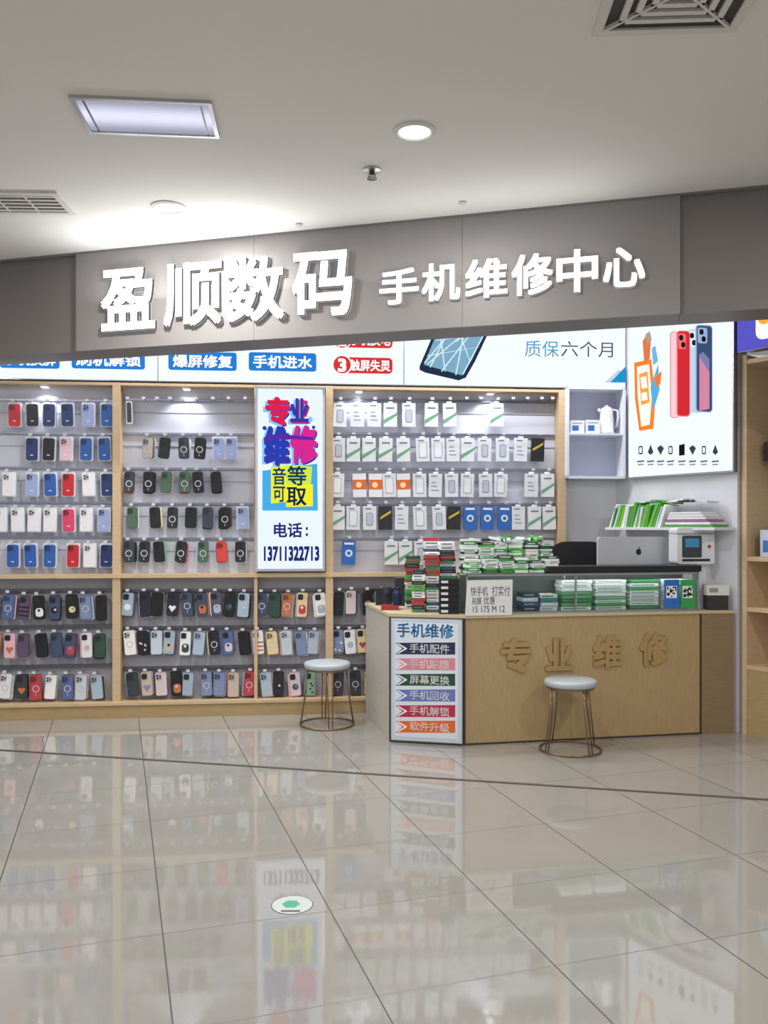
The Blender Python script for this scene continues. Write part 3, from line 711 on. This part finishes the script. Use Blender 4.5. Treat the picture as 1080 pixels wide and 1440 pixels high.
def printer():
    b=MB(); cx,cy=2.135,5.945; c=C(225,228,232)
    z0=1.145; M=Matrix.Translation((cx,cy,0))@Matrix.Rotation(0.12,4,'Z')
    b.x=M
    b.box(0.02,0.11,-0.05,0.03,ZC+0.001,ZC+0.03,c); b.box(0.03,0.10,-0.03,0.03,ZC+0.03,z0,c)
    b.prism(rrp(0,z0+0.125,0.27,0.25,0.02,4),-0.08,0.05,c)
    b.prism(rrp(-0.03,z0+0.12,0.14,0.15,0.01,3),-0.084,-0.08,C(60,66,78)); b.prism(rrp(-0.03,z0+0.145,0.10,0.06,0.006,3),-0.086,-0.084,C(70,150,200))
    b.box(-0.10,0.10,-0.085,-0.08,z0+0.02,z0+0.035,BLK); b.box(-0.135,0.135,-0.088,0.05,z0+0.205,z0+0.213,GREY)
    b.disc(0.095,z0+0.12,0.012,-0.085,-0.08,C(200,60,60)); b.x=None
    b.build('label_printer',[M_ITEM],WORLD)
    g=MB(); g.box(2.2,2.34,5.80,5.88,ZC+0.001,ZC+0.10,C(50,50,52)); g.box(2.195,2.345,5.797,5.883,ZC+0.10,ZC+0.17,C(225,222,215)); g.box(2.21,2.27,5.796,5.797,ZC+0.12,ZC+0.15,GREY)
    g.build('carton_box',[M_PAPER],WORLD)
printer()

# ---------------------------------------------------------------- stools
def stool(x,y,rot):
    b=MB(); zs=0.446; br=C(150,125,100)
    b.lathe(0,0,[(0.10,zs-0.045),(0.155,zs-0.042),(0.163,zs-0.03),(0.165,zs-0.014),(0.158,zs-0.003),(0.14,zs+0.001),(0.0,zs+0.003)],C(178,185,190),0,32)
    b.ring(0,0,0.008,0.19,0.006,br,1); b.ring(0,0,zs-0.05,0.145,0.006,br,1)
    for k in range(4):
        a=rot+k*math.pi/2
        for da in (-0.11,0.11):
            b.tube([(0.14*math.cos(a+da),0.14*math.sin(a+da),zs-0.048),(0.152*math.cos(a+da),0.152*math.sin(a+da),0.25),(0.188*math.cos(a+da*0.6),0.188*math.sin(a+da*0.6),0.01)],0.0045,br,1)
    b.build('round_stool',[M_ITEM,M_METAL],Matrix.Translation((x,y,0)),smooth=True)
stool((802-540)/1200*5.36,5.36,0.5); stool((460-540)/1200*6.04,6.04,0.2)

# ---------------------------------------------------------------- floor sticker
b=MB(); b.lathe(0,0,[(0.078,0.0),(0.078,0.0008)],C(70,80,80)); b.lathe(0,0,[(0.075,0.0008),(0.075,0.0012)],C(200,208,205))
b.lathe(-0.005,0.005,[(0.034,0.0012),(0.034,0.0015)],C(80,175,140),n=6); b.box(-0.035,0.035,-0.06,-0.045,0.0012,0.0015,C(90,100,100))
b.build('floor_sticker',[M_PAPER],Matrix.Translation((-0.34,3.16,0)))

# ---------------------------------------------------------------- ceiling fixtures
def cpt(px,py): Y=F*(CEIL-H)/(CY-py); return ((px-CX)/F*Y,Y)
def downlight(x,y,power,r=0.097,size=0.16):
    b=MB(); z=CEIL
    b.lathe(0,0,[(r*0.74,-0.004),(r*0.8,-0.012),(r,-0.006),(r,0.0),(r*0.74,0.0)],C(215,215,212),0,32)
    b.lathe(0,0,[(r*0.74,-0.006),(r*0.74,-0.001)],(1.0,0.98,0.95),1,32)
    o=b.build('recessed_downlight',[M_PAPER,M_GLOWHI],Matrix.Translation((x,y,z)))
    l=bpy.data.lights.new('lamp','AREA'); l.shape='DISK'; l.size=size; l.energy=power; l.color=(1,0.98,0.95)
    lo=bpy.data.objects.new('lamp',l); S.collection.objects.link(lo); lo.parent=o; lo.location=(0,0,-0.02)
x,y=cpt(583,184); downlight(x,y,24)
x,y=cpt(237,291); downlight(x,y,30)
for (x,y) in ((-3.2,3.2),(2.6,2.6),(-2.2,1.0),(0.6,0.6),(-0.8,-1.6),(2.4,-1.2),(-3.4,-2.2)): downlight(x,y,34)
def panel():
    b=MB(); w,h=0.295,0.165
    al=C(190,190,196)
    b.box(-w,w,-h,-h+0.018,-0.014,0,al,0);b.box(-w,w,h-0.018,h,-0.014,0,al,0);b.box(-w,-w+0.018,-h+0.018,h-0.018,-0.014,0,al,0);b.box(w-0.018,w,-h+0.018,h-0.018,-0.014,0,al,0)
    n=14
    for i in range(n):
        x0=-h+0.018+(2*h-0.036)*i/n;x1=-h+0.018+(2*h-0.036)*(i+1)/n
        k=0.50+0.75*math.sin(math.pi*(i+0.5)/n)**2  # unlit reflector: its lavender reflection is painted as glow, strongest in the middle
        b.box(-w+0.018,w-0.018,x0,x1,-0.006,-0.001,(0.60*k,0.61*k,0.76*k),1)
    for s in (-1,1):
        b.box(s*(w-0.05)-0.004,s*(w-0.05)+0.004,-h+0.018,h-0.018,-0.010,-0.006,C(120,118,125),0)
    b.build('ceiling_panel_light',[M_METAL,M_GLOW],Matrix.Translation((-1.04,3.76,CEIL))@Matrix.Rotation(math.radians(5),4,'Z'))
panel()
def vent(x,y,w,h,rot,four):
    b=MB(); c=C(212,208,202)
    fr=0.035
    b.box(-w,w,-h,-h+fr,-0.012,0,c);b.box(-w,w,h-fr,h,-0.012,0,c);b.box(-w,-w+fr,-h+fr,h-fr,-0.012,0,c);b.box(w-fr,w,-h+fr,h-fr,-0.012,0,c)
    b.box(-w+fr,w-fr,-h+fr,h-fr,-0.003,-0.001,C(60,57,54))
    if four:
        for k in range(1,5):
            a=1-k*0.2
            W,Hh=(w-fr)*a,(h-fr)*a; t=0.022
            b.box(-W,W,-Hh,-Hh+t,-0.016,-0.003,c);b.box(-W,W,Hh-t,Hh,-0.016,-0.003,c);b.box(-W,-W+t,-Hh,Hh,-0.016,-0.003,c);b.box(W-t,W,-Hh,Hh,-0.016,-0.003,c)
        for s in (1,-1):
            b.x=Matrix.Rotation(s*math.atan2(h,w),4,'Z'); L=math.hypot(w,h)-0.05; b.box(-L,L,-0.005,0.005,-0.017,-0.003,c); b.x=None
    else:
        n=5
        for i in range(n):
            yy=-h+fr+(2*h-2*fr)*(i+0.5)/n; b.box(-w+fr,w-fr,yy-0.009,yy+0.009,-0.010,-0.003,c)
        for i in range(1,4): xx=-w+fr+(2*w-2*fr)*i/4; b.box(xx-0.004,xx+0.004,-h+fr,h-fr,-0.011,-0.003,c)
    b.build('ceiling_air_vent',[M_PAPER],Matrix.Translation((x,y,CEIL))@Matrix.Rotation(rot,4,'Z'))
x,y=cpt(93,284); vent(x-0.36,y,0.36,0.16,0.03,False)
x,y=cpt(930,40); vent(x+0.0,y-0.24,0.26,0.26,-0.05,True)
def sprinkler():
    x,y=cpt(523,238); b=MB(); c=C(90,86,82)
    b.lathe(x,y,[(0.045,CEIL),(0.045,CEIL-0.008),(0.02,CEIL-0.012)],C(190,188,184),0,20)
    b.lathe(x,y,[(0.014,CEIL-0.01),(0.016,CEIL-0.02),(0.008,CEIL-0.03)],c,0,12)
    for s in (-1,1): b.tube([(x+s*0.01,y,CEIL-0.018),(x+s*0.017,y,CEIL-0.032),(x,y,CEIL-0.045)],0.0035,c)
    b.lathe(x,y,[(0.010,CEIL-0.043),(0.026,CEIL-0.046),(0.026,CEIL-0.049),(0.008,CEIL-0.05)],c,0,12)
    b.build('fire_sprinkler',[M_METAL],WORLD)
    for px,py in ((650,284),(420,315)):
        x,y=cpt(px,py); b=MB(); b.lathe(0,0,[(0.022,0),(0.022,-0.01),(0.008,-0.014)],C(200,198,194),0,16); b.build('ceiling_sensor',[M_PAPER],Matrix.Translation((x,y,CEIL)))
sprinkler()

# ---------------------------------------------------------------- lights
def area(name,fr,u,y,z,sx,sy,e,col=(0.95,0.97,1),tilt=0):
    l=bpy.data.lights.new(name,'AREA'); l.shape='RECTANGLE'; l.size=sx; l.size_y=sy; l.energy=e; l.color=col
    o=bpy.data.objects.new(name,l); S.collection.objects.link(o)
    o.matrix_world=fr.mat()@Matrix.Translation((u,y,z))@Matrix.Rotation(tilt,4,'X')
area('shop_fill',BACK,-0.95,-0.27,3.12,2.5,0.08,36,tilt=math.radians(0))  # unseen area lamps added under the shop ceiling to light the racks
area('shop_fill',BACK,1.0,-0.5,3.12,1.5,0.08,28,tilt=math.radians(10))
# unseen lamps added to put the big sign letters' glow on the ceiling
for nm,u,e,sx in (('sign_glow_fill',-1.25,8,1.3),('sign_glow_fill',0.6,2.0,1.4)):
    area(nm,FAS,u,-0.14,2.80,sx,0.2,e,(0.95,0.97,1),tilt=math.radians(180+22))
w=bpy.data.worlds.new('mall_ambient'); S.world=w; w.use_nodes=True
w.node_tree.nodes['Background'].inputs[0].default_value=(0.98,0.985,1,1); w.node_tree.nodes['Background'].inputs[1].default_value=0.52

# ---------------------------------------------------------------- camera
cam=bpy.data.cameras.new('camera'); co=bpy.data.objects.new('camera',cam); S.collection.objects.link(co)
co.location=(0,0,H); co.rotation_euler=(math.pi/2,0,0)
cam.sensor_fit='VERTICAL'; cam.sensor_height=36; cam.sensor_width=27; cam.lens=F/1440*36
cam.shift_y=(CY-720)/1440.0
S.camera=co
S.view_settings.view_transform='Standard'; S.view_settings.look='None'; S.view_settings.exposure=0
